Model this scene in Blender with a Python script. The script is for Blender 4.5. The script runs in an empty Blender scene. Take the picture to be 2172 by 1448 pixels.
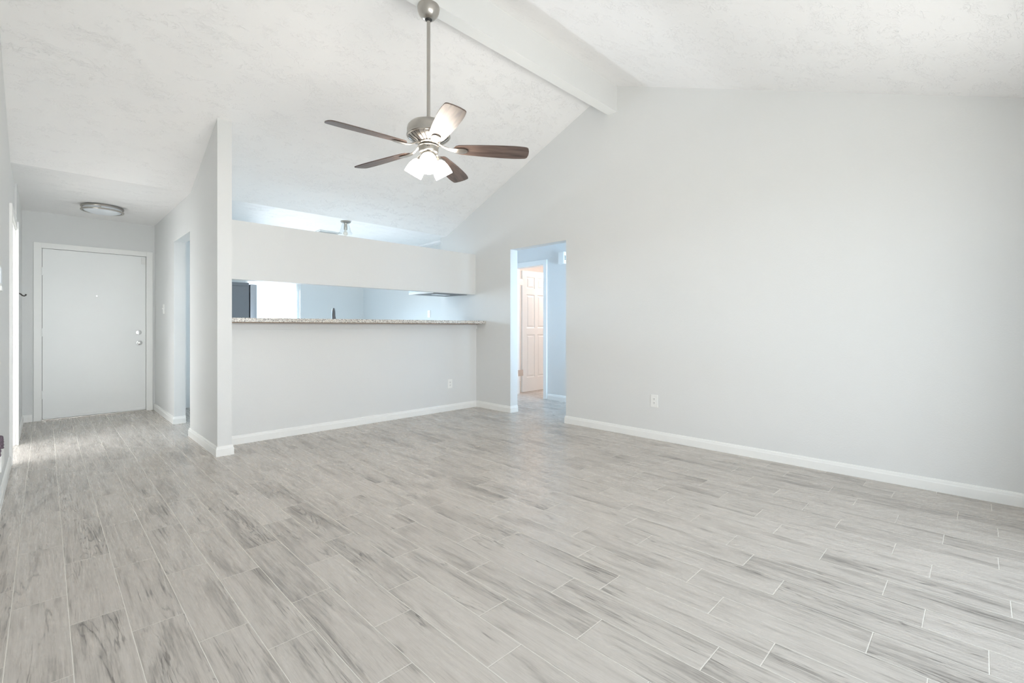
import bpy, bmesh, math, random
from mathutils import Vector, Matrix
from mathutils.geometry import tessellate_polygon
random.seed(7)
S = bpy.context.scene
COL = S.collection
PI = math.pi
H = 1.11                      # camera height

# ------------------------------------------------------------------ camera
cam = bpy.data.cameras.new('camera'); cob = bpy.data.objects.new('camera', cam); COL.objects.link(cob)
cam.sensor_width = 36; cam.lens = 991.4/2172*36; cam.shift_y = (693-724)/2172
cam.clip_start = .02
cob.location = (0, 0, H); cob.rotation_euler = (PI/2, 0, -PI/4)
S.camera = cob

# ------------------------------------------------------------------ light
S.view_settings.view_transform = 'Standard'; S.view_settings.look = 'None'
S.view_settings.gamma = 1; S.view_settings.exposure = 0.91; S.view_settings.use_curve_mapping = False
S.cycles.max_bounces = 10; S.cycles.diffuse_bounces = 8; S.cycles.glossy_bounces = 4
S.cycles.transparent_max_bounces = 8; S.cycles.transmission_bounces = 6
S.cycles.sample_clamp_indirect = 6
W = bpy.data.worlds.new('world'); S.world = W; W.use_nodes = True
bg = W.node_tree.nodes['Background']; bg.inputs[0].default_value = (.70, .85, 1, 1); bg.inputs[1].default_value = 1.35

def area(name, loc, rot, sx, sy, power, color):
    l = bpy.data.lights.new(name, 'AREA'); l.shape = 'RECTANGLE'; l.size = sx; l.size_y = sy
    l.energy = power; l.color = color
    o = bpy.data.objects.new(name, l); o.location = loc; o.rotation_euler = rot; COL.objects.link(o); return o
# daylight through the patio door behind the camera (shines +Y into the room)
area('patio_daylight', (.8, -2.6, 1.5), (PI/2, 0, 0), 6.5, 2.8, 50, (1.0, .97, .945))
area('entry_fill_light', (.30, -1.3, 1.35), (PI/2, 0, 0), .6, 1.6, 1.7, (.97, .985, 1.0)).data.spread = math.radians(32)  # added narrow fill aimed down the entry to brighten the front door
# added fill light low outside the glass, aimed up to brighten the ceiling
area('ceiling_fill_light', (.6, -1.75, .04), (math.radians(180-28), 0, 0), 6.0, 1.6, 198, (1.0, .965, .95))
# daylight through the kitchen window (shines -Y)
area('kitchen_daylight', (2.83, 8.98, 1.50), (-PI/2+math.radians(42), 0, 0), .85, .9, 62, (.58, .80, 1.0)).data.spread = math.radians(112)
# sunlit paving outside that window throws light upward through it, over the soffit, onto the near slope
area('paving_glare', (2.83, 9.02, .98), (-PI/2-math.radians(16), 0, 0), .85, .28, 7, (.88, .93, 1.0)).data.spread = math.radians(58)
# daylight through the window at the end of the side hall (shines +Y)
area('hall_daylight', (4.92, 1.50, 1.45), (PI/2, 0, math.radians(-22)), .8, 1.3, 26, (.50, .74, 1.0)).data.spread = math.radians(84)
# added fill light in the side room, bounced off its far wall (shines -X)
area('side_room_fill_light', (-1.3, 5.6, 1.3), (0, PI/2, 0), 1.2, 1.4, 95, (.92, .96, 1.0))
# builds one point lamp
def point(name, loc, power, color, r=.04):
    l = bpy.data.lights.new(name, 'POINT'); l.energy = power; l.color = color; l.shadow_soft_size = r
    o = bpy.data.objects.new(name, l); o.location = loc; COL.objects.link(o); return o
point('bathroom_bulb', (6.9, 5.0, 2.2), 20, (1.0, .88, .84), .08)

# ------------------------------------------------------------------ materials
def new_mat(name):
    m = bpy.data.materials.new(name); m.use_nodes = True
    return m, m.node_tree.nodes, m.node_tree.links, m.node_tree.nodes['Principled BSDF']
def simple(name, col, rough=.5, metal=0, spec=.5, coat=0, noise=0.0, nscale=20, bump=0.0, bscale=200, emit=None, es=0):
    m, N, L, B = new_mat(name)
    B.inputs['Base Color'].default_value = (*col, 1); B.inputs['Roughness'].default_value = rough
    B.inputs['Metallic'].default_value = metal; B.inputs['Specular IOR Level'].default_value = spec
    B.inputs['Coat Weight'].default_value = coat
    tc = N.new('ShaderNodeTexCoord')
    if noise:
        n = N.new('ShaderNodeTexNoise'); n.inputs['Scale'].default_value = nscale; n.inputs['Detail'].default_value = 4
        L.new(tc.outputs['Object'], n.inputs['Vector'])
        mx = N.new('ShaderNodeMix'); mx.data_type = 'RGBA'
        mx.inputs[6].default_value = (*[c*(1-noise) for c in col], 1); mx.inputs[7].default_value = (*[min(1, c*(1+noise)) for c in col], 1)
        L.new(n.outputs['Fac'], mx.inputs[0]); L.new(mx.outputs[2], B.inputs['Base Color'])
    if bump:
        n = N.new('ShaderNodeTexNoise'); n.inputs['Scale'].default_value = bscale; n.inputs['Detail'].default_value = 3
        L.new(tc.outputs['Object'], n.inputs['Vector'])
        b = N.new('ShaderNodeBump'); b.inputs['Strength'].default_value = bump; b.inputs['Distance'].default_value = .002
        L.new(n.outputs['Fac'], b.inputs['Height']); L.new(b.outputs[0], B.inputs['Normal'])
    if emit:
        B.inputs['Emission Color'].default_value = (*emit, 1); B.inputs['Emission Strength'].default_value = es
    return m
WALLC = (.758, .764, .757)
M = {}
M['wall'] = simple('wall_paint', WALLC, .55, spec=.35, noise=.008, nscale=3, bump=.35, bscale=110)
M['trim'] = simple('trim_paint', (.90, .90, .88), .35, noise=.01)
M['door'] = simple('door_paint', (.91, .92, .91), .35, noise=.012, nscale=4)
M['warmwall'] = simple('bathroom_paint', (.80, .76, .72), .6, bump=.3)
M['plastic'] = simple('white_plastic', (.88, .88, .86), .3, noise=.01)
M['dark'] = simple('dark_void', (.03, .03, .03), .6, noise=.1)
M['grey'] = simple('grey_gap', (.25, .25, .25), .6, noise=.1)
M['nickel'] = simple('brushed_nickel', (.50, .475, .44), .30, metal=1, noise=.05, nscale=60)
M['chrome'] = simple('chrome', (.80, .80, .80), .15, metal=1, noise=.02)
M['bronze'] = simple('dark_bronze', (.06, .055, .05), .35, metal=.6, noise=.1)
M['faucet'] = simple('gunmetal', (.16, .155, .16), .3, metal=.8, noise=.05)
M['fridge'] = simple('fridge_side_grey', (.19, .20, .22), .5, noise=.04, nscale=40, bump=.2, bscale=400)
M['steel'] = simple('stainless_steel', (.45, .48, .52), .35, metal=.8, noise=.04)
M['hoodmetal'] = simple('hood_filter_grey', (.14, .14, .145), .45, metal=.5, noise=.08, nscale=80)
M['cabinet'] = simple('cabinet_white', (.85, .85, .83), .4, noise=.01)
M['cord'] = simple('braided_cord', (.16, .12, .15), .8, noise=.3, nscale=90)
M['brass'] = simple('satin_screw', (.6, .58, .5), .3, metal=1, noise=.02)
M['wood_edge'] = simple('counter_plywood', (.33, .22, .15), .7, noise=.3, nscale=25)
M['lawn'] = simple('lawn_grass', (.16, .20, .12), .9, noise=.3, nscale=8)

# frosted lamp glass, lit
M['shade'] = simple('lit_frosted_glass', (.95, .93, .9), .4, noise=.01, emit=(1.0, .90, .79), es=15.5)
M['diffuser'] = simple('white_diffuser', (.82, .86, .90), .35, noise=.01)

def glass(name, tint=(1, 1, 1), gl=.12):
    m, N, L, B = new_mat(name); N.remove(B)
    t = N.new('ShaderNodeBsdfTransparent'); t.inputs[0].default_value = (*tint, 1)
    g = N.new('ShaderNodeBsdfGlossy'); g.inputs['Roughness'].default_value = .03
    lw = N.new('ShaderNodeLayerWeight'); lw.inputs[0].default_value = .5
    pw_ = N.new('ShaderNodeMath'); pw_.operation = 'POWER'; pw_.inputs[1].default_value = 3; L.new(lw.outputs['Facing'], pw_.inputs[0])
    f = N.new('ShaderNodeMapRange'); f.inputs[3].default_value = .04; f.inputs[4].default_value = .5; L.new(pw_.outputs[0], f.inputs[0])
    mx = N.new('ShaderNodeMixShader'); L.new(f.outputs[0], mx.inputs[0]); L.new(t.outputs[0], mx.inputs[1]); L.new(g.outputs[0], mx.inputs[2])
    L.new(mx.outputs[0], N['Material Output'].inputs[0]); return m
M['glass'] = glass('clear_glass', (.97, .98, .98))

# textured ceiling: patches of thin trowelled ridges
def ceiling_mat():
    m, N, L, B = new_mat('textured_ceiling')
    B.inputs['Base Color'].default_value = (.955, .945, .94, 1); B.inputs['Roughness'].default_value = .6
    B.inputs['Specular IOR Level'].default_value = .3
    tc = N.new('ShaderNodeTexCoord'); mp = N.new('ShaderNodeMapping'); mp.inputs['Scale'].default_value = (.75, 1.25, 1)
    L.new(tc.outputs['Object'], mp.inputs['Vector'])
    def ridge(scale, dist, width, det=3):
        n = N.new('ShaderNodeTexNoise'); n.inputs['Scale'].default_value = scale; n.inputs['Detail'].default_value = det
        n.inputs['Distortion'].default_value = dist; n.inputs['Roughness'].default_value = .55
        L.new(mp.outputs[0], n.inputs['Vector'])
        a = N.new('ShaderNodeMath'); a.operation = 'SUBTRACT'; L.new(n.outputs['Fac'], a.inputs[0]); a.inputs[1].default_value = .5
        b = N.new('ShaderNodeMath'); b.operation = 'ABSOLUTE'; L.new(a.outputs[0], b.inputs[0])
        r = N.new('ShaderNodeMapRange'); r.interpolation_type = 'SMOOTHSTEP'
        r.inputs[1].default_value = 0; r.inputs[2].default_value = width; r.inputs[3].default_value = 1; r.inputs[4].default_value = 0
        L.new(b.outputs[0], r.inputs[0]); return r.outputs[0]
    def mask(scale, lo, hi):
        n = N.new('ShaderNodeTexNoise'); n.inputs['Scale'].default_value = scale; n.inputs['Detail'].default_value = 2
        L.new(mp.outputs[0], n.inputs['Vector'])
        r = N.new('ShaderNodeMapRange'); r.interpolation_type = 'SMOOTHSTEP'
        r.inputs[1].default_value = lo; r.inputs[2].default_value = hi; L.new(n.outputs['Fac'], r.inputs[0]); return r.outputs[0]
    def mul(a, b):
        x = N.new('ShaderNodeMath'); x.operation = 'MULTIPLY'; L.new(a, x.inputs[0])
        if isinstance(b, float): x.inputs[1].default_value = b
        else: L.new(b, x.inputs[1])
        return x.outputs[0]
    def add(a, b):
        x = N.new('ShaderNodeMath'); x.operation = 'ADD'; L.new(a, x.inputs[0]); L.new(b, x.inputs[1]); return x.outputs[0]
    h = mul(ridge(12, 1.7, .017), mask(9, .52, .62))
    h = add(h, mul(mul(ridge(26, 1.3, .028), mask(7, .50, .62)), .75))
    n = N.new('ShaderNodeTexNoise'); n.inputs['Scale'].default_value = 14; n.inputs['Detail'].default_value = 4; L.new(mp.outputs[0], n.inputs['Vector'])
    h = add(h, mul(n.outputs['Fac'], .12))
    bp = N.new('ShaderNodeBump'); bp.inputs['Strength'].default_value = .50; bp.inputs['Distance'].default_value = .0065
    L.new(h, bp.inputs['Height']); L.new(bp.outputs[0], B.inputs['Normal'])
    return m
M['ceiling'] = ceiling_mat()

def granite_mat():
    m, N, L, B = new_mat('speckled_granite')
    B.inputs['Roughness'].default_value = .18
    tc = N.new('ShaderNodeTexCoord')
    v = N.new('ShaderNodeTexVoronoi'); v.inputs['Scale'].default_value = 150; L.new(tc.outputs['Object'], v.inputs['Vector'])
    bw = N.new('ShaderNodeSeparateColor'); L.new(v.outputs['Color'], bw.inputs[0])
    r = N.new('ShaderNodeValToRGB'); e = r.color_ramp.elements; e[0].position = 0; e[0].color = (.05, .045, .045, 1)
    e[1].position = .14; e[1].color = (.22, .19, .18, 1)
    for p, c in ((.26, (.50, .42, .35, 1)), (.4, (.72, .67, .60, 1)), (.75, (.80, .78, .73, 1)), (.92, (.38, .36, .35, 1))):
        x = e.new(p); x.color = c
    L.new(bw.outputs[0], r.inputs[0])
    n = N.new('ShaderNodeTexNoise'); n.inputs['Scale'].default_value = 9; n.inputs['Detail'].default_value = 3; L.new(tc.outputs['Object'], n.inputs['Vector'])
    mx = N.new('ShaderNodeMix'); mx.data_type = 'RGBA'; mx.inputs[7].default_value = (.80, .77, .71, 1)
    fm = N.new('ShaderNodeMath'); fm.operation = 'MULTIPLY'; fm.inputs[1].default_value = .35; L.new(n.outputs['Fac'], fm.inputs[0]); L.new(fm.outputs[0], mx.inputs[0]); L.new(r.outputs[0], mx.inputs[6])
    L.new(mx.outputs[2], B.inputs['Base Color']); return m
M['granite'] = granite_mat()

def walnut_mat():
    m, N, L, B = new_mat('walnut_blade')
    tc = N.new('ShaderNodeTexCoord'); mp = N.new('ShaderNodeMapping'); mp.inputs['Scale'].default_value = (3, 26, 10)
    L.new(tc.outputs['UV'], mp.inputs['Vector'])
    n = N.new('ShaderNodeTexNoise'); n.inputs['Scale'].default_value = 1.6; n.inputs['Detail'].default_value = 6; n.inputs['Distortion'].default_value = .8
    L.new(mp.outputs[0], n.inputs['Vector'])
    r = N.new('ShaderNodeValToRGB'); e = r.color_ramp.elements
    e[0].position = .3; e[0].color = (.055, .036, .030, 1); e[1].position = .72; e[1].color = (.17, .12, .10, 1)
    L.new(n.outputs['Fac'], r.inputs[0]); L.new(r.outputs[0], B.inputs['Base Color'])
    B.inputs['Roughness'].default_value = .42; B.inputs['Coat Weight'].default_value = .12; B.inputs['Coat Roughness'].default_value = .35
    return m
M['walnut'] = walnut_mat()

def floor_mat():
    m, N, L, B = new_mat('wood_look_porcelain_tile')
    uv = N.new('ShaderNodeUVMap'); uv.uv_map = 'plank'
    at = N.new('ShaderNodeAttribute'); at.attribute_name = 'rnd'
    sp = N.new('ShaderNodeSeparateXYZ'); L.new(uv.outputs[0], sp.inputs[0])
    cs = N.new('ShaderNodeSeparateColor'); L.new(at.outputs['Color'], cs.inputs[0])
    def math_(op, a, b=None):
        x = N.new('ShaderNodeMath'); x.operation = op
        for i, q in enumerate((a, b)):
            if q is None: continue
            if isinstance(q, (int, float)): x.inputs[i].default_value = q
            else: L.new(q, x.inputs[i])
        return x.outputs[0]
    def vec(su, sv, off):
        c = N.new('ShaderNodeCombineXYZ')
        L.new(math_('ADD', math_('MULTIPLY', sp.outputs[0], su), math_('MULTIPLY', cs.outputs[0], 37)), c.inputs[0])
        L.new(math_('ADD', math_('MULTIPLY', sp.outputs[1], sv), math_('MULTIPLY', cs.outputs[1], 53)), c.inputs[1])
        c.inputs[2].default_value = off; return c.outputs[0]
    def noise(v, det=5, dist=0, rough=.55):
        n = N.new('ShaderNodeTexNoise'); n.inputs['Scale'].default_value = 1; n.inputs['Detail'].default_value = det
        n.inputs['Distortion'].default_value = dist; n.inputs['Roughness'].default_value = rough
        L.new(v, n.inputs['Vector']); return n.outputs['Fac']
    def rng(x, lo, hi, a=0, b=1):
        r = N.new('ShaderNodeMapRange'); r.interpolation_type = 'SMOOTHSTEP'
        for i, q in zip((1, 2, 3, 4), (lo, hi, a, b)): r.inputs[i].default_value = q
        L.new(x, r.inputs[0]); return r.outputs[0]
    broad = rng(noise(vec(10, 1.3, 0), 6, 1.0, .62), .40, .70)
    grain = rng(noise(vec(80, 3.2, 3), 8, .5, .66), .32, .70)
    fine = rng(noise(vec(210, 7, 9), 6, .3, .65), .32, .68)
    n2 = noise(vec(9, .8, 5), 3, .8, .5)
    ph = math_('ADD', math_('MULTIPLY', n2, 95), math_('MULTIPLY', grain, 2.0))
    lines = rng(math_('SINE', ph), .55, 1.0)
    vein = math_('MULTIPLY', lines, rng(noise(vec(11, 1.1, 8), 4, .8, .6), .50, .64))
    f = math_('ADD', math_('MULTIPLY', broad, .38), math_('MULTIPLY', grain, .32))
    f = math_('ADD', f, math_('MULTIPLY', fine, .26))
    f = math_('ADD', f, math_('MULTIPLY', vein, .42))
    f = math_('ADD', f, math_('MULTIPLY', math_('SUBTRACT', cs.outputs[2], .5), .20))
    r = N.new('ShaderNodeValToRGB'); e = r.color_ramp.elements
    e[0].position = .10; e[0].color = (.60, .555, .51, 1); e[1].position = .95; e[1].color = (.21, .192, .174, 1)
    x = e.new(.42); x.color = (.525, .483, .44, 1); x = e.new(.66); x.color = (.385, .352, .32, 1)
    L.new(f, r.inputs[0])
    # grout between planks (a real narrow joint: UV metres to the nearest plank edge are kept in 'edge')
    geo = N.new('ShaderNodeUVMap'); geo.uv_map = 'size'
    sz = N.new('ShaderNodeSeparateXYZ'); L.new(geo.outputs[0], sz.inputs[0])
    du = math_('MINIMUM', sp.outputs[0], math_('SUBTRACT', sz.outputs[0], sp.outputs[0]))
    dv = math_('MINIMUM', sp.outputs[1], math_('SUBTRACT', sz.outputs[1], sp.outputs[1]))
    d = math_('MINIMUM', du, dv)
    g = rng(d, .0009, .0015, 1, 0)
    mx = N.new('ShaderNodeMix'); mx.data_type = 'RGBA'; mx.inputs[7].default_value = (.80, .765, .70, 1)
    L.new(g, mx.inputs[0]); L.new(r.outputs[0], mx.inputs[6]); L.new(mx.outputs[2], B.inputs['Base Color'])
    ro = rng(grain, 0, 1, .24, .36)
    rr = math_('ADD', ro, math_('MULTIPLY', g, .4)); L.new(rr, B.inputs['Roughness'])
    B.inputs['Specular IOR Level'].default_value = .5
    hgt = math_('ADD', rng(d, .0006, .0030, 0, 1), math_('MULTIPLY', grain, -.12))
    bp = N.new('ShaderNodeBump'); bp.inputs['Strength'].default_value = .5; bp.inputs['Distance'].default_value = .0015
    L.new(hgt, bp.inputs['Height']); L.new(bp.outputs[0], B.inputs['Normal'])
    return m
M['floor'] = floor_mat()

# ------------------------------------------------------------------ mesh helpers
def box(bm, x0, x1, y0, y1, z0, z1, bev=0):
    vs = [bm.verts.new((x, y, z)) for z in (z0, z1) for y in (y0, y1) for x in (x0, x1)]
    F = [(0, 2, 3, 1), (4, 5, 7, 6), (0, 1, 5, 4), (2, 6, 7, 3), (0, 4, 6, 2), (1, 3, 7, 5)]
    fs = [bm.faces.new([vs[i] for i in f]) for f in F]
    if bev:
        es = {e for f in fs for e in f.edges}
        bmesh.ops.bevel(bm, geom=list(es), offset=bev, segments=2, affect='EDGES', profile=.6)
def prism(bm, pts, lo, hi, axis='x'):
    def P(a, b, c):
        return (c, a, b) if axis == 'x' else ((a, c, b) if axis == 'y' else (a, b, c))
    A = [bm.verts.new(P(a, b, lo)) for a, b in pts]; Bv = [bm.verts.new(P(a, b, hi)) for a, b in pts]
    n = len(pts)
    for t in tessellate_polygon([[Vector((a, b, 0)) for a, b in pts]]):
        bm.faces.new([A[i] for i in t]); bm.faces.new([Bv[i] for i in reversed(t)])
    for i in range(n): bm.faces.new((A[i], A[(i+1) % n], Bv[(i+1) % n], Bv[i]))
def lathe(bm, prof, seg=40, mat=Matrix.Identity(4), closed=False):
    rings = []
    for r, z in prof:
        if r < 1e-6: rings.append([bm.verts.new(mat @ Vector((0, 0, z)))])
        else: rings.append([bm.verts.new(mat @ Vector((r*math.cos(2*PI*i/seg), r*math.sin(2*PI*i/seg), z))) for i in range(seg)])
    pr = list(zip(rings, rings[1:])) + ([(rings[-1], rings[0])] if closed else [])
    for a, b in pr:
        for i in range(seg):
            j = (i+1) % seg
            if len(a) == 1 and len(b) == 1: continue
            if len(a) == 1: bm.faces.new((a[0], b[j], b[i]))
            elif len(b) == 1: bm.faces.new((a[i], a[j], b[0]))
            else: bm.faces.new((a[i], a[j], b[j], b[i]))
def tube(bm, pts, rad, seg=12, cap=True):
    pts = [Vector(p) for p in pts]; rad = rad if isinstance(rad, (list, tuple)) else [rad]*len(pts)
    rings = []; up = Vector((0, 0, 1)); prev = None
    for i, p in enumerate(pts):
        t = (pts[min(i+1, len(pts)-1)] - pts[max(i-1, 0)]).normalized()
        if prev is None:
            a = t.cross(up); a = t.cross(Vector((1, 0, 0))) if a.length < 1e-3 else a
        else: a = prev - t*prev.dot(t)
        a.normalize(); prev = a; b = t.cross(a)
        rings.append([bm.verts.new(p + rad[i]*(a*math.cos(2*PI*k/seg) + b*math.sin(2*PI*k/seg))) for k in range(seg)])
    for a, b in zip(rings, rings[1:]):
        for k in range(seg): bm.faces.new((a[k], a[(k+1) % seg], b[(k+1) % seg], b[k]))
    if cap: bm.faces.new(rings[0][::-1]); bm.faces.new(rings[-1])
def obj(name, bm, mat, parent=None, smooth=False, loc=None):
    bmesh.ops.recalc_face_normals(bm, faces=bm.faces)
    me = bpy.data.meshes.new(name); bm.to_mesh(me); bm.free(); me.materials.append(mat)
    if smooth:
        for p in me.polygons: p.use_smooth = True
        me.set_sharp_from_angle(angle=math.radians(38))
    o = bpy.data.objects.new(name, me); COL.objects.link(o)
    if parent: o.parent = parent
    if loc: o.location = loc
    return o
def tag(o, label, cat, group=None):
    o['label'] = label; o['category'] = cat
    if group: o['group'] = group
    return o
def thing(name, label, cat, loc=(0, 0, 0), rotz=0, group=None):
    o = bpy.data.objects.new(name, None); COL.objects.link(o); o.location = loc; o.rotation_euler = (0, 0, rotz)
    o.empty_display_size = .05
    return tag(o, label, cat, group)
def struct(name, bm, mat, parent=None, smooth=False):
    o = obj(name, bm, mat, parent, smooth); o['kind'] = 'structure'; return o
def BM(): return bmesh.new()
def boxobj(name, dims, mat, parent=None, bev=0, st=False):
    bm = BM(); box(bm, *dims, bev=bev)
    return struct(name, bm, mat, parent) if st else obj(name, bm, mat, parent)

# ------------------------------------------------------------------ key dimensions
RX = 4.26            # right wall face
ZC = 2.465           # low flat ceiling
YC = 5.65            # crease where the slope meets the flat ceiling
RY = 2.755           # ridge
def zfar(y): return ZC + .417*(YC-y)
def znear(y): return 3.664 - .3885*(RY-y)
ZR = (zfar(RY)+znear(RY))/2
YB = -.52            # back wall face (behind the camera)
PY = 4.965           # kitchen half wall face
HX0, HX1 = 1.045, 1.155   # partition between entry and kitchen
YP = 4.61            # its end (the tall post)
YD = 7.83            # front door wall
KY = 8.70            # kitchen window wall
KX = 4.50            # kitchen right wall
HWX = 5.455          # side hall far wall
XE = 7.9             # bathroom far wall

# ------------------------------------------------------------------ floor: one tile at a time inside one mesh
w = .159; x00 = .066; Lp = .628
J = {-1: 2.675, 0: 2.390, 1: 2.182, 2: 1.941, 3: 1.728, 4: 1.954, 5: 1.581, 6: 1.761, 7: 1.359, 8: 1.641, 9: 1.267, 10: 1.135,
     11: .743, 12: .901, 13: .605, 14: .778, 15: .284, 16: .539, 17: .784, 18: .302, 19: .564, 20: .761, 21: .337,
     22: .557, 23: .718, 24: .405, 25: .575}
bm = BM(); uvl = bm.loops.layers.uv.new('plank'); szl = bm.loops.layers.uv.new('size'); cl = bm.loops.layers.float_color.new('rnd')
xmin, xmax, ymin, ymax = -3.0, 8.1, -.9, 9.0
k0 = math.floor((xmin-x00)/w); k1 = math.ceil((xmax-x00)/w)
for k in range(k0, k1):
    j = J.get(k, .61 - .215*(k % 3) + .03*math.sin(k))
    n0 = math.floor((ymin-j)/Lp); n1 = math.ceil((ymax-j)/Lp)
    for n in range(n0, n1):
        xa, xb = x00+k*w, x00+(k+1)*w; ya, yb = j+n*Lp, j+(n+1)*Lp
        vs = [bm.verts.new(p) for p in ((xa, ya, 0), (xb, ya, 0), (xb, yb, 0), (xa, yb, 0))]
        f = bm.faces.new(vs); flip = random.random() < .5
        c = (random.random(), random.random(), random.random(), 1)
        for lp, (u, v) in zip(f.loops, ((0, 0), (w, 0), (w, Lp), (0, Lp))):
            lp[uvl].uv = (w-u, Lp-v) if flip else (u, v); lp[szl].uv = (w, Lp); lp[cl] = c
fl = struct('floor', bm, M['floor'])

# ------------------------------------------------------------------ ceiling
bm = BM()
prism(bm, [(YB-.14, znear(YB-.14)), (RY, ZR), (YC, ZC), (KY+.14, ZC), (KY+.14, ZC+.14), (YC+.03, ZC+.14), (RY, ZR+.16), (YB-.14, znear(YB-.14)+.14)], -1.25, KX+.12, 'x')
struct('ceiling', bm, M['ceiling'])
# ridge beam
bm = BM(); prism(bm, [(2.698, 3.373), (2.811, 3.373), (2.811, ZR-.01), (2.698, ZR-.01)], -.2, RX+.01, 'x')
bt = struct('trim_1', bm, M['wall']); bt.data.materials.append(M['trim'])
for p in bt.data.polygons:
    if p.normal.z < -.5: p.material_index = 1      # underside painted white

# ------------------------------------------------------------------ walls
DY0, DY1, DZ = 3.378, 4.290, 2.112      # doorway in the right wall
bm = BM()
prism(bm, [(YB-.14, 0), (DY0, 0), (DY0, DZ), (DY1, DZ), (DY1, 0), (5.80, 0), (5.80, ZC+.03), (YC, ZC+.03), (RY, ZR+.03), (YB-.14, znear(YB-.14)+.03)], RX, RX+.13, 'x')
struct('wall_right', bm, M['wall'])
# left wall with an opening
LX = -.2; OY0, OY1, OZ = 5.52, 6.40, 2.035
bm = BM()
prism(bm, [(YB-.14, 0), (OY0, 0), (OY0, OZ), (OY1, OZ), (OY1, ZC+.03), (YC, ZC+.03), (RY, ZR+.03), (YB-.14, znear(YB-.14)+.03)], LX-.12, LX, 'x')
prism(bm, [(OY1, 0), (YD+.02, 0), (YD+.02, ZC+.03), (OY1, ZC+.03)], LX-.12, -.186, 'x')
struct('wall_left', bm, M['wall'])
bm = BM(); box(bm, -2.9, -2.8, 4.2, 7.8, 0, ZC+.05); box(bm, -2.9, LX-.12, 4.2, 4.3, 0, ZC+.05); box(bm, -2.9, LX-.12, 7.7, 7.8, 0, ZC+.05); struct('wall_side_room', bm, M['wall'])
boxobj('ceiling_side_room', (-2.9, LX-.12, 4.2, 7.8, 2.44, 2.5), M['ceiling'], st=True)
# front wall (entry) with the door opening
bm = BM()
prism(bm, [(-.35, 0), (-.035, 0), (-.035, 2.055), (.967, 2.055), (.967, 0), (HX1, 0), (HX1, ZC+.03), (-.35, ZC+.03)], YD, YD+.14, 'y')
struct('wall_front', bm, M['wall'])
# partition between entry hall and kitchen, its end is the tall post
bm = BM()
prism(bm, [(YP, 0), (5.675, 0), (5.675, 2.082), (6.497, 2.082), (6.497, 0), (YD+.01, 0), (YD+.01, ZC+.02), (YC, ZC+.02), (YP, zfar(YP)+.02)], HX0, HX1, 'x')
struct('wall_entry', bm, M['wall'])
bm = BM(); box(bm, HX0, HX1, YD+.01, KY, 0, ZC+.02); box(bm, HX1, 1.60, 7.68, KY, 0, ZC+.02); struct('wall_kitchen_side', bm, M['wall'])
# kitchen half wall and the soffit above
boxobj('wall_counter', (HX1-.01, RX, PY, PY+.115, 0, 1.148), M['wall'], st=True)
boxobj('wall_soffit', (HX1-.01, RX+.001, PY+.012, PY+.125, 1.562, 2.12), M['wall'], st=True)
# kitchen far walls
WX0, WX1, WZ0, WZ1 = 2.385, 3.275, .80, 2.10
bm = BM()
box(bm, 1.60, WX0, KY, KY+.12, 0, ZC+.02); box(bm, WX1, KX+.1, KY, KY+.12, 0, ZC+.02)
box(bm, WX0, WX1, KY, KY+.12, 0, WZ0); box(bm, WX0, WX1, KY, KY+.12, WZ1, ZC+.02)
struct('wall_kitchen', bm, M['wall'])
bm = BM(); box(bm, KX, KX+.10, 5.80, KY+.12, 0, ZC+.02); box(bm, RX+.129, KX+.10, 5.72, 5.80, 0, ZC+.02)
struct('wall_kitchen_right', bm, M['wall'])
# back wall with patio door opening
GX0, GX1, GZ = .02, 3.45, 2.05
bm = BM()
box(bm, LX-.12, GX0, YB-.12, YB, 0, 2.46); box(bm, GX1, RX+.13, YB-.12, YB, 0, 2.46); box(bm, GX0, GX1, YB-.12, YB, GZ, 2.46)
struct('wall_back', bm, M['wall'])
# side hall
bm = BM()
BY0, BY1, BZ = 4.752, 5.425, 2.083      # bathroom door opening
prism(bm, [(1.7, 0), (BY0, 0), (BY0, BZ), (BY1, BZ), (BY1, 0), (5.72, 0), (5.72, 2.46), (1.7, 2.46)], HWX, HWX+.13, 'x')
struct('wall_hall', bm, M['wall'])
boxobj('wall_hall_end', (RX+.13, HWX, 5.60, 5.72, 0, 2.46), M['wall'], st=True)
bm = BM(); box(bm, RX+.13, 4.50, 1.65, 1.77, 0, 2.46); box(bm, 5.34, HWX+.13, 1.65, 1.77, 0, 2.46); box(bm, 4.50, 5.34, 1.65, 1.77, 0, .75); box(bm, 4.50, 5.34, 1.65, 1.77, 2.1, 2.46)
struct('wall_hall_near', bm, M['wall'])
boxobj('ceiling_hall', (RX+.13, XE+.1, 1.65, 7.0, 2.44, 2.5), M['ceiling'], st=True)
# bathroom beyond the hall
bm = BM(); box(bm, XE, XE+.1, 3.9, 7.0, 0, 2.46); box(bm, HWX+.13, XE, 3.9, 4.0, 0, 2.46); box(bm, HWX+.13, XE, 6.6, 6.7, 0, 2.46)
struct('wall_bathroom', bm, M['warmwall'])
# lawn outside
bm = BM(); box(bm, -12, 20, -14, YB-.14, -.2, -.06); struct('ground_outside', bm, M['lawn'])

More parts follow.
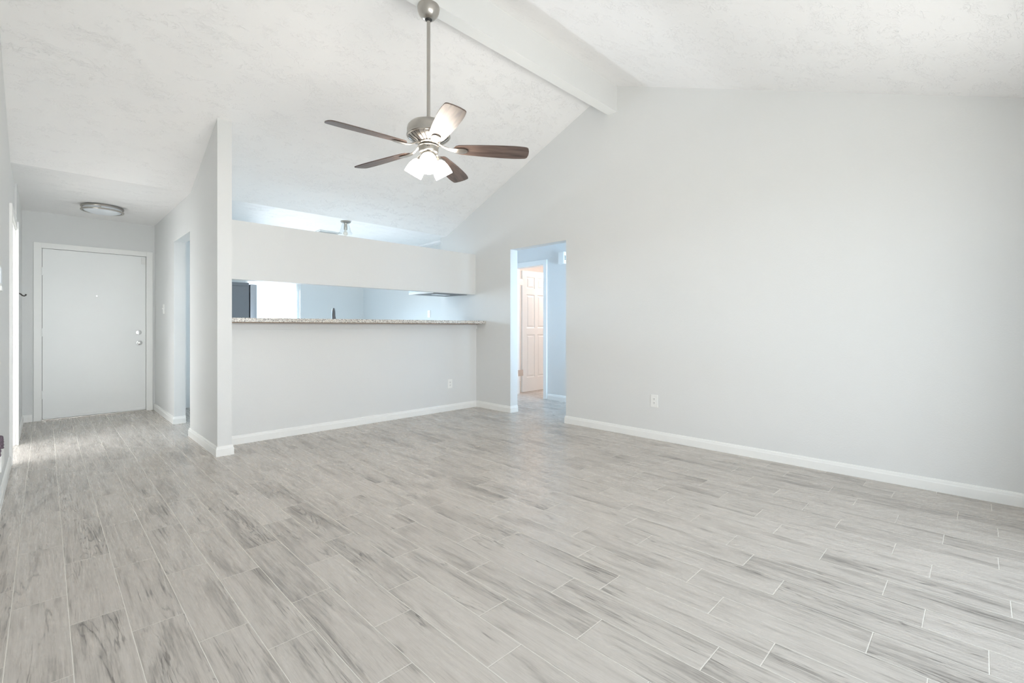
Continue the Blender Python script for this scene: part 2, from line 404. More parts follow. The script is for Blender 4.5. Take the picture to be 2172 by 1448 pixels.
# ------------------------------------------------------------------ baseboards
BBP = [(0, 0), (.0135, 0), (.0135, .058), (.0105, .066), (.0095, .074), (.006, .083), (0, .085)]
def baseboard(name, path, flip=1, mat=None, prof=BBP):
    bm = BM(); P = [Vector(p) for p in path]; n = len(P); rings = []
    for i, p in enumerate(P):
        d0 = (P[i]-P[i-1]).normalized() if i > 0 else None
        d1 = (P[i+1]-P[i]).normalized() if i < n-1 else None
        nn = [Vector((-d.y, d.x))*flip for d in (d0, d1) if d is not None]
        if len(nn) == 2:
            m = (nn[0]+nn[1]).normalized(); m = m/m.dot(nn[0])
        else: m = nn[0]
        rings.append([bm.verts.new((p.x+m.x*o, p.y+m.y*o, z)) for o, z in prof])
    q = len(prof)
    for a, b in zip(rings, rings[1:]):
        for i in range(q): bm.faces.new((a[i], a[(i+1) % q], b[(i+1) % q], b[i]))
    bm.faces.new(rings[0]); bm.faces.new(rings[-1][::-1])
    return struct(name, bm, mat or M['trim'])
# each path runs so that the room is on its left (flip=1)
baseboard('baseboard_right', [(RX+.02, YB+.0), (RX, YB), (RX, DY0), (RX+.13, DY0)][1:])
baseboard('baseboard_kitchen_wall', [(RX+.13, DY1), (RX, DY1), (RX, PY), (HX1, PY)])
baseboard('baseboard_post', [(HX1, PY), (HX1, YP), (HX0, YP), (HX0, 5.675), (HX1, 5.675)])
baseboard('baseboard_entry', [(HX1, 6.497), (HX0, 6.497), (HX0, YD), (1.033, YD)])
baseboard('baseboard_front', [(-.103, YD), (-.186, YD), (-.186, OY1+.075)])
baseboard('baseboard_left', [(LX, OY0-.07), (LX, YB)])
baseboard('baseboard_hall', [(HWX, 1.8), (HWX, BY0-.073)])
baseboard('baseboard_back', [(LX, YB), (GX0-.06, YB)])

# ------------------------------------------------------------------ casings
def casing_y(name, x, y0, y1, z1, cw=.068, t=.017, sgn=-1, legs=(1, 1), z0=0):   # on a wall x=const, projecting sgn*t
    bm = BM(); xa, xb = sorted((x, x+sgn*t))
    if legs[0]: box(bm, xa, xb, y0-cw, y0, z0, z1+cw, .003)
    if legs[1]: box(bm, xa, xb, y1, y1+cw, z0, z1+cw, .003)
    box(bm, xa, xb, y0-.0005, y1+.0005, z1, z1+cw, .003)
    return struct(name, bm, M['trim'])
def casing_x(name, y, x0, x1, z1, cw=.064, t=.017, z0=0):
    bm = BM()
    box(bm, x0-cw, x0, y-t, y, z0, z1+cw, .003); box(bm, x1, x1+cw, y-t, y, z0, z1+cw, .003); box(bm, x0-.0005, x1+.0005, y-t, y, z1, z1+cw, .003)
    return struct(name, bm, M['trim'])
casing_x('trim_2', YD, -.028, .958, 2.040)
casing_y('trim_3', HWX, BY0+.006, BY1-.006, BZ-.006, sgn=-1)
bm = BM(); box(bm, LX-.12, LX+.004, OY1-.018, OY1, 0, OZ); box(bm, LX-.12, LX+.004, OY0, OY0+.018, 0, OZ); box(bm, LX-.12, LX+.004, OY0, OY1, OZ-.018, OZ)
box(bm, LX, LX+.018, OY0-.065, OY0+.004, 0, OZ+.062, .003); box(bm, LX, -.172, OY1-.012, OY1+.060, 0, OZ+.062, .003); box(bm, LX, LX+.018, OY0, OY1-.01, OZ-.004, OZ+.062, .003)
struct('trim_4', bm, M['trim'])
# jambs of the front door and of the bathroom door
bm = BM(); box(bm, -.035, -.022, YD-.003, YD+.12, 0, 2.052); box(bm, .953, .967, YD-.003, YD+.12, 0, 2.052); box(bm, -.022, .953, YD-.003, YD+.12, 2.042, 2.055)
struct('trim_5', bm, M['trim'])
bm = BM(); box(bm, HWX-.003, HWX+.14, BY0, BY0+.014, 0, BZ); box(bm, HWX-.003, HWX+.14, BY1-.014, BY1, 0, BZ); box(bm, HWX-.003, HWX+.14, BY0+.014, BY1-.014, BZ-.014, BZ)
box(bm, HWX+.05, HWX+.09, BY1-.024, BY1-.012, 0, BZ-.014)
box(bm, HWX+.14, HWX+.157, BY0-.055, BY0+.006, 0, BZ+.06); box(bm, HWX+.14, HWX+.157, BY0, BY1, BZ, BZ+.06)
struct('trim_6', bm, M['trim'])
# apron board under the bar top
bm = BM(); box(bm, HX1, RX, PY-.016, PY, 1.085, 1.138, .002); struct('trim_7', bm, M['wall'])

# ------------------------------------------------------------------ doors
def hinge(parent, x, y, z, h=.095, r=.006, leaf=(0, 0, 0, 0), mat=None):
    bm = BM(); mt = Matrix.Translation((x, y, z-h/2))
    lathe(bm, [(0, 0), (r, .001)] + [(r*(1-.12*(i % 2)), h*(i+.5)/6) for i in range(6)] + [(r, h-.001), (0, h)], 14, mt)
    if any(leaf): box(bm, leaf[0], leaf[1], leaf[2], leaf[3], z-h/2, z+h/2)
    return obj('hinge', bm, mat or M['trim'], parent, True)
fd = boxobj('door_1', (-.019, .950, YD+.006, YD+.050, .028, 2.038), M['door'], bev=.002, st=True)
for z in (1.768, 1.045, .305): hinge(fd, -.0225, YD-.008, z, leaf=(-.036, -.009, YD-.0035, YD+.005), mat=M['door'])
def knobset(parent, name, x, z, kind):
    mt = Matrix.Translation((x, YD+.006, z)) @ Matrix.Rotation(PI/2, 4, 'X')
    bm = BM()
    lathe(bm, [(0, 0), (.033, 0), (.033, .004), (.029, .009), (.016, .011), (.0, .011)], 36, mt)
    o = obj(name, bm, M['chrome'], parent, True); o['label'] = 'chrome ' + name.replace('_', ' ')
    bm = BM()
    if kind == 'turn':
        lathe(bm, [(0, .010), (.011, .010), (.010, .020), (0, .020)], 24, mt)
        box(bm, x-.020, x+.020, YD+.006-.032, YD+.006-.018, z-.005, z+.005, .003)
        obj('thumb_turn', bm, M['chrome'], o, True)
    else:
        lathe(bm, [(0, .010), (.012, .010), (.011, .026), (.020, .036), (.027, .048), (.026, .058), (.018, .064), (0, .065)], 30, mt)
        obj('knob', bm, M['chrome'], o, True)
    return o
knobset(fd, 'deadbolt', .876, 1.036, 'turn')
knobset(fd, 'door_handle', .882, .900, 'knob')
boxobj('door_sensor', (.905, .948, YD-.010, YD+.008, 1.940, 2.022), M['plastic'], fd, .003)
bm = BM(); lathe(bm, [(0, 0), (.007, 0), (.006, .003), (0, .003)], 16, Matrix.Translation((.463, YD+.006, 1.497)) @ Matrix.Rotation(PI/2, 4, 'X'))
obj('peephole', bm, M['chrome'], fd, True)
boxobj('door_sweep', (-.017, .948, YD+.0, YD+.008, .014, .046), M['door'], fd, .001)
bm = BM(); box(bm, -.028, .960, YD-.012, YD+.10, 0, .012, .003); struct('trim_8', bm, M['nickel'])
bm = BM(); box(bm, -.05, .98, YD+.10, YD+.13, 0, 2.06); struct('trim_9', bm, M['dark'])

# six-panel door, standing open into the bathroom (runs along +X)
DX0, DXW, DYF = HWX+.218, .690, BY1+.002
def six_panel():
    bm = BM(); y0, y1 = DYF, DYF+.035; z0, z1 = .015, 2.060
    X = [0, .105, .105+.205, .105+.205+.070, .585, .690]
    Z = [.015, .25, .98, 1.09, 1.66, 1.76, 1.96, 2.060]
    holes = {(i, j) for i in (1, 3) for j in (1, 3, 5)}
    for yy, sg in ((y0, 1), (y1, -1)):
        for i in range(5):
            for j in range(7):
                xa, xb, za, zb = DX0+X[i], DX0+X[i+1], Z[j], Z[j+1]
                def quad(pts): bm.faces.new([bm.verts.new(p) for p in pts])
                def rect(ins, dep): return [(xa+ins, yy+sg*dep, za+ins), (xb-ins, yy+sg*dep, za+ins), (xb-ins, yy+sg*dep, zb-ins), (xa+ins, yy+sg*dep, zb-ins)]
                if (i, j) not in holes: quad(rect(0, 0)); continue
                lv = [rect(0, 0), rect(.010, .009), rect(.022, .009), rect(.042, .002)]
                for a, b in zip(lv, lv[1:]):
                    for q in range(4): quad([a[q], a[(q+1) % 4], b[(q+1) % 4], b[q]])
                quad(lv[-1])
    x0, x1 = DX0, DX0+DXW
    for pts in ([(x0, y0, z0), (x0, y1, z0), (x0, y1, z1), (x0, y0, z1)], [(x1, y0, z0), (x1, y1, z0), (x1, y1, z1), (x1, y0, z1)],
                [(x0, y0, z0), (x1, y0, z0), (x1, y1, z0), (x0, y1, z0)], [(x0, y0, z1), (x1, y0, z1), (x1, y1, z1), (x0, y1, z1)]):
        bm.faces.new([bm.verts.new(p) for p in pts])
    bmesh.ops.remove_doubles(bm, verts=bm.verts, dist=1e-5)
    return bm
bd = struct('door_2', six_panel(), M['door'])
for z in (1.858, .343):
    hinge(bd, HWX+.178, BY1-.006, z, h=.1, r=.008, leaf=(HWX+.060, HWX+.217, BY1-.0175, BY1-.0142), mat=M['chrome'])
bm = BM(); mt = Matrix.Translation((DX0+.63, DYF, .95)) @ Matrix.Rotation(PI/2, 4, 'X')
lathe(bm, [(0, 0), (.032, 0), (.03, .008), (.012, .012), (.011, .03), (.024, .04), (.027, .055), (.015, .066), (0, .067)], 28, mt)
obj('door_handle', bm, M['chrome'], bd, True)

# ------------------------------------------------------------------ windows
def window(name, x0, x1, z0, z1, y, t=.05, mull=True, sgn=1):
    f = .045; bm = BM()
    box(bm, x0, x0+f, y, y+t, z0, z1); box(bm, x1-f, x1, y, y+t, z0, z1); box(bm, x0+f, x1-f, y, y+t, z0, z0+f); box(bm, x0+f, x1-f, y, y+t, z1-f, z1)
    if mull: m = (x0+x1)/2; box(bm, m-.025, m+.025, y+.004, y+t-.004, z0+f, z1-f)
    o = struct(name, bm, M['trim'])
    bm = BM(); box(bm, x0+f, x1-f, y+t/2-.002, y+t/2+.002, z0+f, z1-f); obj('pane', bm, M['glass'], o); return o
window('window_1', WX0, WX1, WZ0, WZ1, KY+.05, mull=False)
window('window_2', GX0, GX1, 0.0, GZ, YB-.09)
window('window_3', 4.50, 5.34, .75, 2.1, 1.68)

# ------------------------------------------------------------------ bar top
t = thing('bar_countertop', 'long speckled beige granite bar top on the half wall below the pass-through', 'countertop', (2.7, 4.95, 1.150))
bm = BM(); box(bm, HX1-2.7+.001, RX-2.7-.001, 4.765-4.95, 5.25-4.95, .004, .043, .006); obj('slab', bm, M['granite'], t)
bm = BM(); box(bm, HX1-2.7+.01, RX-2.7-.03, 4.86-4.95, 5.10-4.95, -.002, .004); o = obj('underlayment', bm, M['wood_edge'], t); o['label'] = 'thin brown board edge under the granite'

# kitchen counter behind the half wall (hidden below the bar, carries the faucet)
t = thing('base_cabinet', 'white kitchen base cabinets behind the half wall', 'cabinet', (2.35, 5.40, 0))
bm = BM(); box(bm, -.85, .85, -.31, .24, .10, .868); obj('body', bm, M['cabinet'], t)
bm = BM(); box(bm, -.85, .85, -.31, .19, 0, .10); obj('toe_kick', bm, M['grey'], t)
for i in range(4):
    x = -.64+.4267*i
    bm = BM(); box(bm, x-.205, x+.205, .241, .259, .12, .85, .003); d = obj('door', bm, M['cabinet'], t)
    bm = BM(); tube(bm, [(x+.16, .259, .70), (x+.16, .285, .71), (x+.16, .285, .80), (x+.16, .259, .81)], .005, 8); obj('handle', bm, M['nickel'], d, True)
bm = BM(); box(bm, 1.50, 3.20, 5.085, 5.67, .870, .908, .005); tag(obj('worktop', bm, M['granite']), 'granite kitchen worktop behind the half wall under the curved faucet', 'worktop')

# faucet
t = thing('faucet', 'curved gunmetal kitchen faucet rising behind the bar top', 'faucet', (2.365, 5.30, .908))
bm = BM(); lathe(bm, [(0, 0), (.030, 0), (.030, .006), (.024, .012), (.022, .07), (.016, .085), (0, .085)], 28); obj('base', bm, M['faucet'], t, True)
pts = [(0, 0, .08), (0, 0, .26)]; rr = .078
for i in range(13):
    a = PI - PI*i/12*1.02; pts.append((rr*.5+rr*.5*math.cos(a), (rr*.9+rr*.9*math.cos(a)), .335+rr*math.sin(a)))
bm = BM(); tube(bm, pts, .0125, 16); obj('spout', bm, M['faucet'], t, True)
e = Vector(pts[-1]); bm = BM(); tube(bm, [e, e+Vector((.004, .006, -.05)), e+Vector((.006, .010, -.115))], [.014, .019, .021], 16); obj('spray_head', bm, M['faucet'], t, True)
bm = BM(); tube(bm, [(.020, 0, .05), (.05, .0, .06), (.09, .0, .10)], [.012, .008, .006], 12); obj('lever', bm, M['faucet'], t, True)

# range hood
t = thing('range_hood', 'flat grey range hood hanging behind the right end of the soffit', 'range hood', (3.93, 5.38, 1.568))
bm = BM(); prism(bm, [(-.285, .002), (.278, .002), (.278, .045), (.19, .13), (-.285, .13)], -.315, .325, 'x'); obj('shell', bm, M['steel'], t)
bm = BM(); box(bm, -.285, .300, -.25, .255, -.008, .003); obj('filter', bm, M['hoodmetal'], t)
bm = BM(); box(bm, -.12, .10, -.12, .02, -.013, -.007, .002); obj('light_lens', bm, M['diffuser'], t)
bm = BM(); box(bm, -.318, -.300, -.285, .280, -.010, .02, .003); obj('front_lip', bm, M['plastic'], t)

# refrigerator (faces +X, side towards the bar)
t = thing('refrigerator', 'grey refrigerator seen side-on at the left end of the pass-through', 'refrigerator', (1.80, 8.17, 0))
bm = BM(); box(bm, -.17, .385, -.37, .37, .03, 1.722, .004); obj('body', bm, M['fridge'], t)
bm = BM(); box(bm, .40, .495, -.368, -.002, .06, 1.755, .014); d = obj('door', bm, M['steel'], t, True)
bm = BM(); tube(bm, [(.495, -.05, .75), (.54, -.05, .77), (.54, -.05, 1.55), (.495, -.05, 1.57)], .012, 12); obj('handle', bm, M['steel'], d, True)
bm = BM(); box(bm, .40, .495, .002, .368, .06, 1.755, .014); d = obj('door', bm, M['steel'], t, True)
bm = BM(); tube(bm, [(.495, .05, .75), (.54, .05, .77), (.54, .05, 1.55), (.495, .05, 1.57)], .012, 12); obj('handle', bm, M['steel'], d, True)
bm = BM(); box(bm, .10, .385, -.365, -.25, 1.722, 1.775, .006); obj('hinge_cover', bm, M['fridge'], t)
bm = BM(); box(bm, -.16, .38, -.33, .33, 0, .03); obj('base', bm, M['dark'], t)

# ------------------------------------------------------------------ outlets, switches
def plate(name, label, cat, loc, rotz, kind, group=None, pw=.072, ph=.117):
    t = thing(name, label, cat, loc, rotz, group)       # local: plate faces -Y
    bm = BM(); box(bm, -pw/2, pw/2, -.006, 0, -ph/2, ph/2, .002); p = obj('cover_plate', bm, M['plastic'], t)
    if kind == 'outlet':
        for s in (-1, 1):
            bm = BM(); mt = Matrix.Translation((0, -.006, s*.0195)) @ Matrix.Rotation(PI/2, 4, 'X')
            lathe(bm, [(0, 0), (.0165, 0), (.016, .0025), (0, .0025)], 20, mt); sk = obj('socket', bm, M['plastic'], t, True)
            bm = BM()
            for dx in (-.006, .006): box(bm, dx-.0012, dx+.0012, -.0092, -.0083, s*.0195-.002, s*.0195+.007)
            box(bm, -.002, .002, -.0092, -.0083, s*.0195-.010, s*.0195-.006); obj('slots', bm, M['dark'], sk)
    elif kind == 'switch':
        bm = BM(); prism(bm, [(-.006, -.012), (-.006, .012), (-.018, .009), (-.015, .001)], -.005, .005, 'x'); obj('toggle', bm, M['plastic'], t)
    elif kind == 'rocker':
        bm = BM(); prism(bm, [(-.006, -.034), (-.006, .034), (-.010, .033), (-.007, 0), (-.009, -.033)], -.017, .017, 'x'); obj('rocker', bm, M['plastic'], t)
    for s in (-1, 1):
        z = 0 if (kind == 'outlet' and s == 1) else s*.042
        if kind == 'outlet' and s == -1: continue
        bm = BM(); lathe(bm, [(0, 0), (.003, 0), (.0025, .0012), (0, .0012)], 10, Matrix.Translation((0, -.006, z)) @ Matrix.Rotation(PI/2, 4, 'X')); obj('screw', bm, M['plastic'], t)
    return t
plate('wall_outlet', 'white duplex outlet low on the big right-hand wall', 'outlet', (RX, 2.270, .379), -PI/2, 'outlet', pw=.076, ph=.122)
plate('wall_outlet', 'white duplex outlet low on the half wall under the bar', 'outlet', (3.800, PY, .357), 0, 'outlet')
plate('wall_outlet', 'white outlet seen through the pass-through on the kitchen wall', 'outlet', (KX, 6.44, 1.325), -PI/2, 'rocker')
plate('light_switch', 'small white light switch beside the bright opening in the entry', 'light switch', (HX0, 7.155, 1.332), -PI/2, 'switch')

# wall control at the picture's left edge (faces +X)
t = thing('thermostat', 'white wall thermostat on the left wall at the left edge of the photo', 'thermostat', (LX, 4.012, 1.383), 0)
bm = BM(); box(bm, 0, .022, -.075, .058, -.035, .078, .006); obj('body', bm, M['plastic'], t)
bm = BM(); box(bm, .022, .0235, -.062, .046, -.02, .066, .0005); obj('face', bm, M['diffuser'], t)
bm = BM(); box(bm, 0, .027, -.075, .058, -.066, -.038, .004); obj('flap', bm, M['plastic'], t)

# white box low on the left wall, with a dark braided bundle on it
t = thing('wall_box', 'small white box low on the left wall under the dark braided bundle', 'box', (LX, 4.245, .250))
bm = BM(); box(bm, 0, .020, -.16, .105, 0, .112, .003); obj('body', bm, M['plastic'], t)
bm = BM(); box(bm, .0201, .0215, -.13, .075, .02, .092, .0005); obj('front_panel', bm, M['plastic'], t)
bm = BM()
for s, ph in ((0, 0), (1, 2*PI/3), (2, 4*PI/3)):
    pts = []
    for i in range(61):
        u = i/60; a = u*9*PI+ph; zc = .362+.012+.095*math.sin(PI*(.02+.96*u)); yc = 4.155-.13*(1-math.cos(PI*u))
        pts.append((LX+.014+.008*math.cos(a), yc+.010*math.sin(a), zc))
    tube(bm, pts, .0062, 8)
tag(obj('braided_cord', bm, M['cord'], None, True), 'dark braided bundle standing on the small white box at the left edge', 'cord')

# coat hook between the left opening and the front wall
t = thing('coat_hook', 'small dark hook on the left entry wall beside the white casing', 'hook', (-.186, 6.56, 1.43))
bm = BM(); mt = Matrix.Rotation(PI/2, 4, 'Y'); lathe(bm, [(0, 0), (.018, 0), (.017, .004), (.008, .008), (0, .008)], 20, mt); obj('rosette', bm, M['bronze'], t, True)
bm = BM(); tube(bm, [(.006, 0, .006), (.022, 0, -.002), (.034, 0, -.016), (.046, 0, -.020), (.056, 0, -.014), (.058, 0, -.002)], [.006, .006, .006, .006, .006, .0075], 12); obj('hook_arm', bm, M['bronze'], t, True)

# door chime in the side hall (on HWX wall, faces -X)
t = thing('door_chime', 'white box chime with slots high on the bluish hall wall', 'chime', (HWX, 4.372, 2.13))
bm = BM(); box(bm, -.058, 0, -.055, .055, -.088, .088, .005); obj('case', bm, M['plastic'], t)
bm = BM(); box(bm, -.062, -.058, -.046, .050, -.080, .080, .002); obj('front_cover', bm, M['plastic'], t)
for z in (-.022, 0, .022):
    bm = BM(); box(bm, -.044, -.016, -.0562, -.0545, z-.006, z+.006); obj('vent_slot', bm, M['dark'], t)

# ------------------------------------------------------------------ entry ceiling light
t = thing('ceiling_light', 'round flush ceiling light with double nickel rings over the entry', 'ceiling light', (.462, 6.98, ZC))
bm = BM(); lathe(bm, [(0, 0), (.150, 0), (.150, -.012), (0, -.012)], 48); obj('ceiling_pan', bm, M['nickel'], t, True)
bm = BM(); lathe(bm, [(.162, -.010), (.168, -.020), (.168, -.050), (.158, -.062), (.12, -.076), (.07, -.084), (0, -.087)], 56); obj('diffuser', bm, M['diffuser'], t, True)
for z in (-.020, -.056):
    bm = BM(); lathe(bm, [(.169, z+.007), (.186, z+.007), (.189, z), (.186, z-.007), (.169, z-.007)], 64, closed=True); obj('ring', bm, M['nickel'], t, True)
for a in (20, 140, 260):
    a = math.radians(a); bm = BM(); lathe(bm, [(0, -.054), (.005, -.054), (.005, -.020), (0, -.020)], 10, Matrix.Translation((.181*math.cos(a), .181*math.sin(a), 0))); obj('spacer', bm, M['nickel'], t, True)

# kitchen ceiling light with a clear bell glass
t = thing('kitchen_light', 'nickel ceiling light with clear bell glass above the soffit', 'ceiling light', (2.735, 5.76, ZC))
bm = BM(); lathe(bm, [(0, 0), (.064, 0), (.064, -.008), (.056, -.018), (.022, -.024), (.018, -.044), (0, -.044)], 36); obj('canopy', bm, M['nickel'], t, True)
bm = BM(); lathe(bm, [(0, -.040), (.020, -.040), (.022, -.105), (.017, -.112), (0, -.112)], 24); obj('socket', bm, M['nickel'], t, True)
bm = BM(); lathe(bm, [(.040, -.030), (.050, -.060), (.060, -.100), (.072, -.135), (.090, -.160), (.088, -.160), (.070, -.134), (.058, -.100), (.048, -.060), (.038, -.030)], 40, closed=True); obj('glass_shade', bm, M['glass'], t, True)
bm = BM(); lathe(bm, [(0, -.110), (.013, -.112), (.016, -.125), (.029, -.150), (.029, -.165), (.018, -.182), (0, -.186)], 24); obj('bulb', bm, simple('bulb_glass', (.9, .86, .78), .3, noise=.01), t, True)

# ceiling vent in the kitchen
t = thing('ceiling_vent', 'white rectangular ceiling vent beside the kitchen light', 'vent', (2.87, 6.62, ZC))
bm = BM()
box(bm, -.16, .16, -.12, -.10, -.014, 0, .002); box(bm, -.16, .16, .10, .12, -.014, 0, .002); box(bm, -.16, -.14, -.10, .10, -.014, 0); box(bm, .14, .16, -.10, .10, -.014, 0)
obj('frame', bm, M['plastic'], t)
bm = BM()
for i in range(9):
    y = -.088+.022*i; prism(bm, [(y-.008, -.012), (y-.006, -.013), (y+.008, -.003), (y+.006, -.002)], -.14, .14, 'x')
obj('louvres', bm, M['plastic'], t)
bm = BM(); box(bm, -.14, .14, -.10, .10, -.0015, -.0005); obj('duct', bm, M['grey'], t)

# ------------------------------------------------------------------ ceiling fan
FX, FY = 1.920, 2.755
fan = thing('ceiling_fan', 'brushed nickel ceiling fan with five dark blades and three lit glass shades', 'ceiling fan', (FX, FY, 3.373))
Z0 = 3.373
def fl_(name, prof, mat, seg=48, parent=fan):
    bm = BM(); lathe(bm, [(r, z-Z0) for r, z in prof], seg); return obj(name, bm, mat, parent, True)
fl_('canopy', [(0, 3.373), (.076, 3.373), (.078, 3.360), (.075, 3.338), (.066, 3.315), (.050, 3.295), (.036, 3.284), (.026, 3.280), (.026, 3.284), (0, 3.290)], M['nickel'])
fl_('hanger_ball', [(0, 3.292), (.020, 3.290), (.024, 3.282), (.020, 3.274), (.013, 3.268), (0, 3.268)], M['dark'], 28)
fl_('downrod', [(0, 3.28), (.0125, 3.28), (.0125, 2.56), (0, 2.56)], M['nickel'], 24)
fl_('rod_collar', [(0, 2.592), (.020, 2.592), (.024, 2.580), (.026, 2.560), (0, 2.560)], M['nickel'], 28)
fl_('motor_housing', [(0, 2.560), (.045, 2.559), (.092, 2.553), (.126, 2.541), (.145, 2.520), (.150, 2.498), (.150, 2.468), (.147, 2.458), (.140, 2.455), (.100, 2.45), (0, 2.45)], M['nickel'], 64)
# vented lower bowl: curved ribs with dark gaps
vb = fl_('vented_base', [(0, 2.452), (.132, 2.452), (.124, 2.440), (.100, 2.424), (.078, 2.414), (.066, 2.408), (0, 2.406)], M['grey'], 48)
bm = BM()
for i in range(25):
    a = 2*PI*i/25; ca, sa = math.cos(a), math.sin(a); a2 = a+.07; cb, sb = math.cos(a2), math.sin(a2)
    P = []
    for r, z, wd in ((.146, 2.455, .0120), (.140, 2.441, .0115), (.120, 2.426, .0095), (.095, 2.413, .0080), (.072, 2.402, .0060)):
        q = (r-.072)/.074; aa = a+.10*(1-q)
        P.append((r, z, wd, aa))
    rows = []
    for r, z, wd, aa in P:
        c, s = math.cos(aa), math.sin(aa)
        rows.append([bm.verts.new((r*c-sg*wd*s, r*s+sg*wd*c, z-Z0+dz)) for sg, dz in ((-1, .006), (-1, 0), (1, 0), (1, .006))])
    for u, v in zip(rows, rows[1:]):
        for q in range(3): bm.faces.new((u[q], u[q+1], v[q+1], v[q]))
ribs = obj('ribs', bm, M['nickel'], vb, True); ribs['label'] = 'ring of curved nickel vent ribs'
fl_('motor_rim', [(.138, 2.462), (.153, 2.462), (.154, 2.456), (.149, 2.449), (.139, 2.449)], M['nickel'], 64)
fl_('flywheel', [(0, 2.412), (.078, 2.410), (.082, 2.402), (.074, 2.394), (.055, 2.391), (.052, 2.384), (0, 2.384)], M['nickel'], 40)
fl_('switch_housing', [(0, 2.388), (.068, 2.388), (.073, 2.385), (.073, 2.380), (.069, 2.377), (.069, 2.350), (.066, 2.342), (.058, 2.336), (0, 2.334)], M['nickel'], 48)
sw = fl_('light_fitter', [(0, 2.336), (.050, 2.336), (.054, 2.326), (.050, 2.312), (.034, 2.300), (.014, 2.294), (.010, 2.286), (0, 2.284)], M['nickel'], 40)
bm = BM(); 
cang = math.atan2(-FY, -FX)
for k in (-.12,): pass
th0 = cang
mt = Matrix.Rotation(th0, 4, 'Z')
for v in ((.0690, -.006), (.0690, .004)):
    p = mt @ Vector((v[0], v[1], 0)); box(bm, p.x-.003, p.x+.003, p.y-.003, p.y+.003, 2.362-Z0, 2.367-Z0)
obj('reverse_switch', bm, M['dark'], fan)
# blades: A at 176 deg, then every 72
R0, R1, zb = .175, .708, 2.372
bp = math.radians(-13)
def blade_mesh():
    bm = BM(); uvl = bm.loops.layers.uv.new('UVMap')
    prof = []      # half widths along the blade
    n = 26
    rs = [R0+(R1-.022-R0)*i/n for i in range(n+1)] + [R1-.022+.022*math.sin(PI/2*j/9) for j in range(1, 10)]
    for r in rs:
        u = (r-R0)/(R1-R0)
        hw = .048+.025*math.sin(min(1, u/.78)*PI/2)
        if u > .78: hw -= .010*((u-.78)/.22)**2
        if u < .10: hw *= math.sqrt(max(0, 1-((.10-u)/.10)**2))*.75+.25
        tip = (r-(R1-.022))/.022
        if tip > 0: hw -= .022*(1-math.sqrt(max(0, 1-tip*tip)))
        prof.append((r, hw))
    prof += [(R1+.004, prof[-1][1]*.62), (R1+.005, prof[-1][1]*.30)]
    th = .0035; rows = []
    for r, hw in prof:
        row = []
        for z in (-th, th):
            row.append([bm.verts.new((r, v*hw, z)) for v in (-1, -.5, 0, .5, 1)])
        rows.append(row)
    faces = []
    for a, b in zip(rows, rows[1:]):
        for q in range(4):
            faces.append(bm.faces.new((a[0][q], b[0][q], b[0][q+1], a[0][q+1]))); faces.append(bm.faces.new((a[1][q], a[1][q+1], b[1][q+1], b[1][q])))
        for q in (0, 4): faces.append(bm.faces.new((a[0][q], a[1][q], b[1][q], b[0][q])))
    for row in (rows[0], rows[-1]):
        for q in range(4): faces.append(bm.faces.new((row[0][q], row[0][q+1], row[1][q+1], row[1][q])))
    for f in faces:
        for lp in f.loops: lp[uvl].uv = (lp.vert.co.x, lp.vert.co.y)
    return bm
def iron_mesh():       # blade iron: arm from the flywheel, leaf plate under the blade root
    bm = BM(); rows = []
    data = [(.062, .020, .030), (.085, .013, .026), (.110, .010, .012), (.140, .014, -.002), (.170, .023, -.010), (.205, .030, -.0125), (.240, .031, -.0120), (.262, .024, -.0105), (.274, .010, -.009)]
    for r, hw, z in data:
        row = []
        for v, dz in ((-1, 0), (-.55, -.0025), (-.2, -.005), (0, -.003), (.2, -.005), (.55, -.0025), (1, 0)):
            row.append(bm.verts.new((r, v*hw, z+dz)))
        for v in (1, 0, -1): row.append(bm.verts.new((r, v*hw*.9, z+.005)))
        rows.append(row)
    for a, b in zip(rows, rows[1:]):
        n = len(a)
        for q in range(n): bm.faces.new((a[q], a[(q+1) % n], b[(q+1) % n], b[q]))
    bm.faces.new(rows[0]); bm.faces.new(rows[-1][::-1]); return bm
bl0 = None
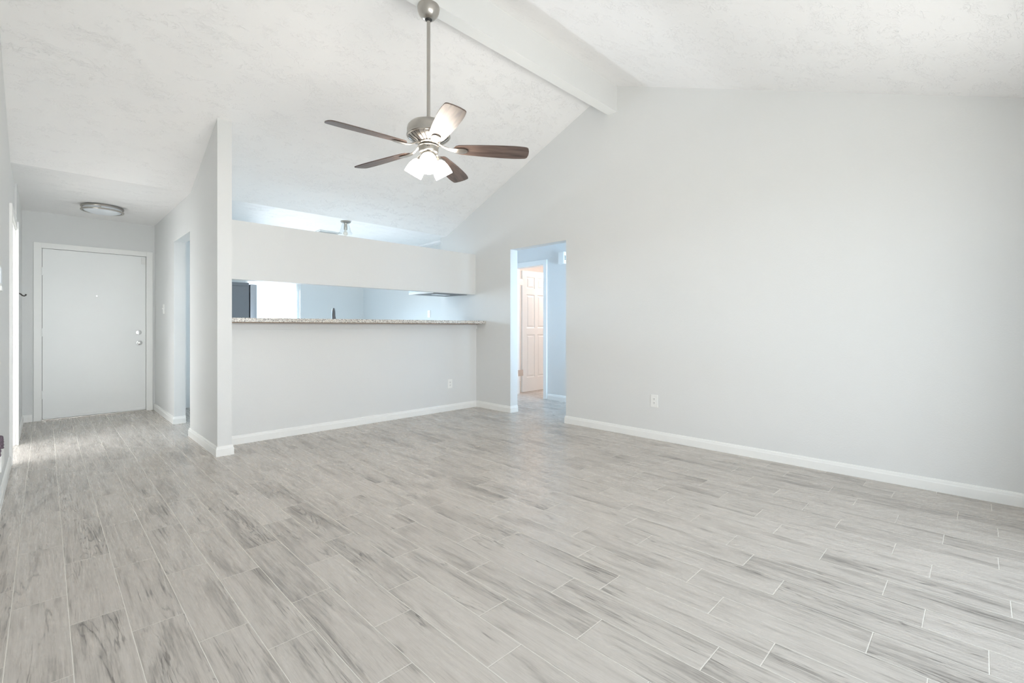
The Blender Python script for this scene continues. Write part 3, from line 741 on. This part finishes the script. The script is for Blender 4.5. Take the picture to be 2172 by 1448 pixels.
for i in range(5):
    a = math.radians(175.9-72*i)
    if bl0 is None:
        bl = obj('blade', blade_mesh(), M['walnut'], fan, True); ir = obj('blade_iron', iron_mesh(), M['nickel'], bl, True); bl0, ir0 = bl, ir
        ir['label'] = 'nickel leaf-shaped bracket'
    else:
        bl = bl0.copy(); COL.objects.link(bl); bl.parent = fan; ir = ir0.copy(); COL.objects.link(ir); ir.parent = bl
    bl.matrix_local = Matrix.Translation((0, 0, zb-Z0)) @ Matrix.Rotation(a, 4, 'Z') @ Matrix.Rotation(math.radians(1.0), 4, 'Y') @ Matrix.Rotation(bp, 4, 'X')
# shades
for i in range(3):
    a = cang + 2*PI*i/3 + math.radians(-1)
    d = Vector((math.cos(a), math.sin(a), 0)); tilt = math.radians(33)
    base = d*.052 + Vector((0, 0, 2.318-Z0))
    ax = (d*math.sin(tilt) - Vector((0, 0, 1))*math.cos(tilt)).normalized()
    rot = Vector((0, 0, 1)).rotation_difference(ax).to_matrix().to_4x4()
    mt = Matrix.Translation(base) @ rot
    bm = BM(); tube(bm, [d*.02+Vector((0, 0, 2.316-Z0)), d*.045+Vector((0, 0, 2.318-Z0)), base+ax*.012], [.012, .012, .014], 14)
    lathe(bm, [(0, .000), (.020, .000), (.026, .010), (.028, .030), (.024, .036), (0, .036)], 28, mt)
    ar = obj('lamp_holder', bm, M['nickel'], fan, True)
    bm = BM(); lathe(bm, [(.024, .026), (.036, .034), (.049, .052), (.058, .078), (.0635, .108), (.0655, .142), (.0625, .142), (.0605, .108), (.055, .079), (.046, .055), (.034, .038), (.021, .030)], 40, mt, closed=True)
    sh = obj('lamp_shade', bm, M['shade'], fan, True)
    if i == 0: sh['label'] = 'lit frosted glass shade'
# pull chains
bm = BM()
tube(bm, [(.03, -.06, 2.340-Z0), (.032, -.063, 2.30-Z0), (.032, -.063, 2.17-Z0)], .0012, 6)
lathe(bm, [(0, 0), (.004, .002), (.0045, .014), (.002, .02), (0, .02)], 10, Matrix.Translation((.032, -.063, 2.152-Z0)))
obj('pull_chain', bm, M['brass'], fan)
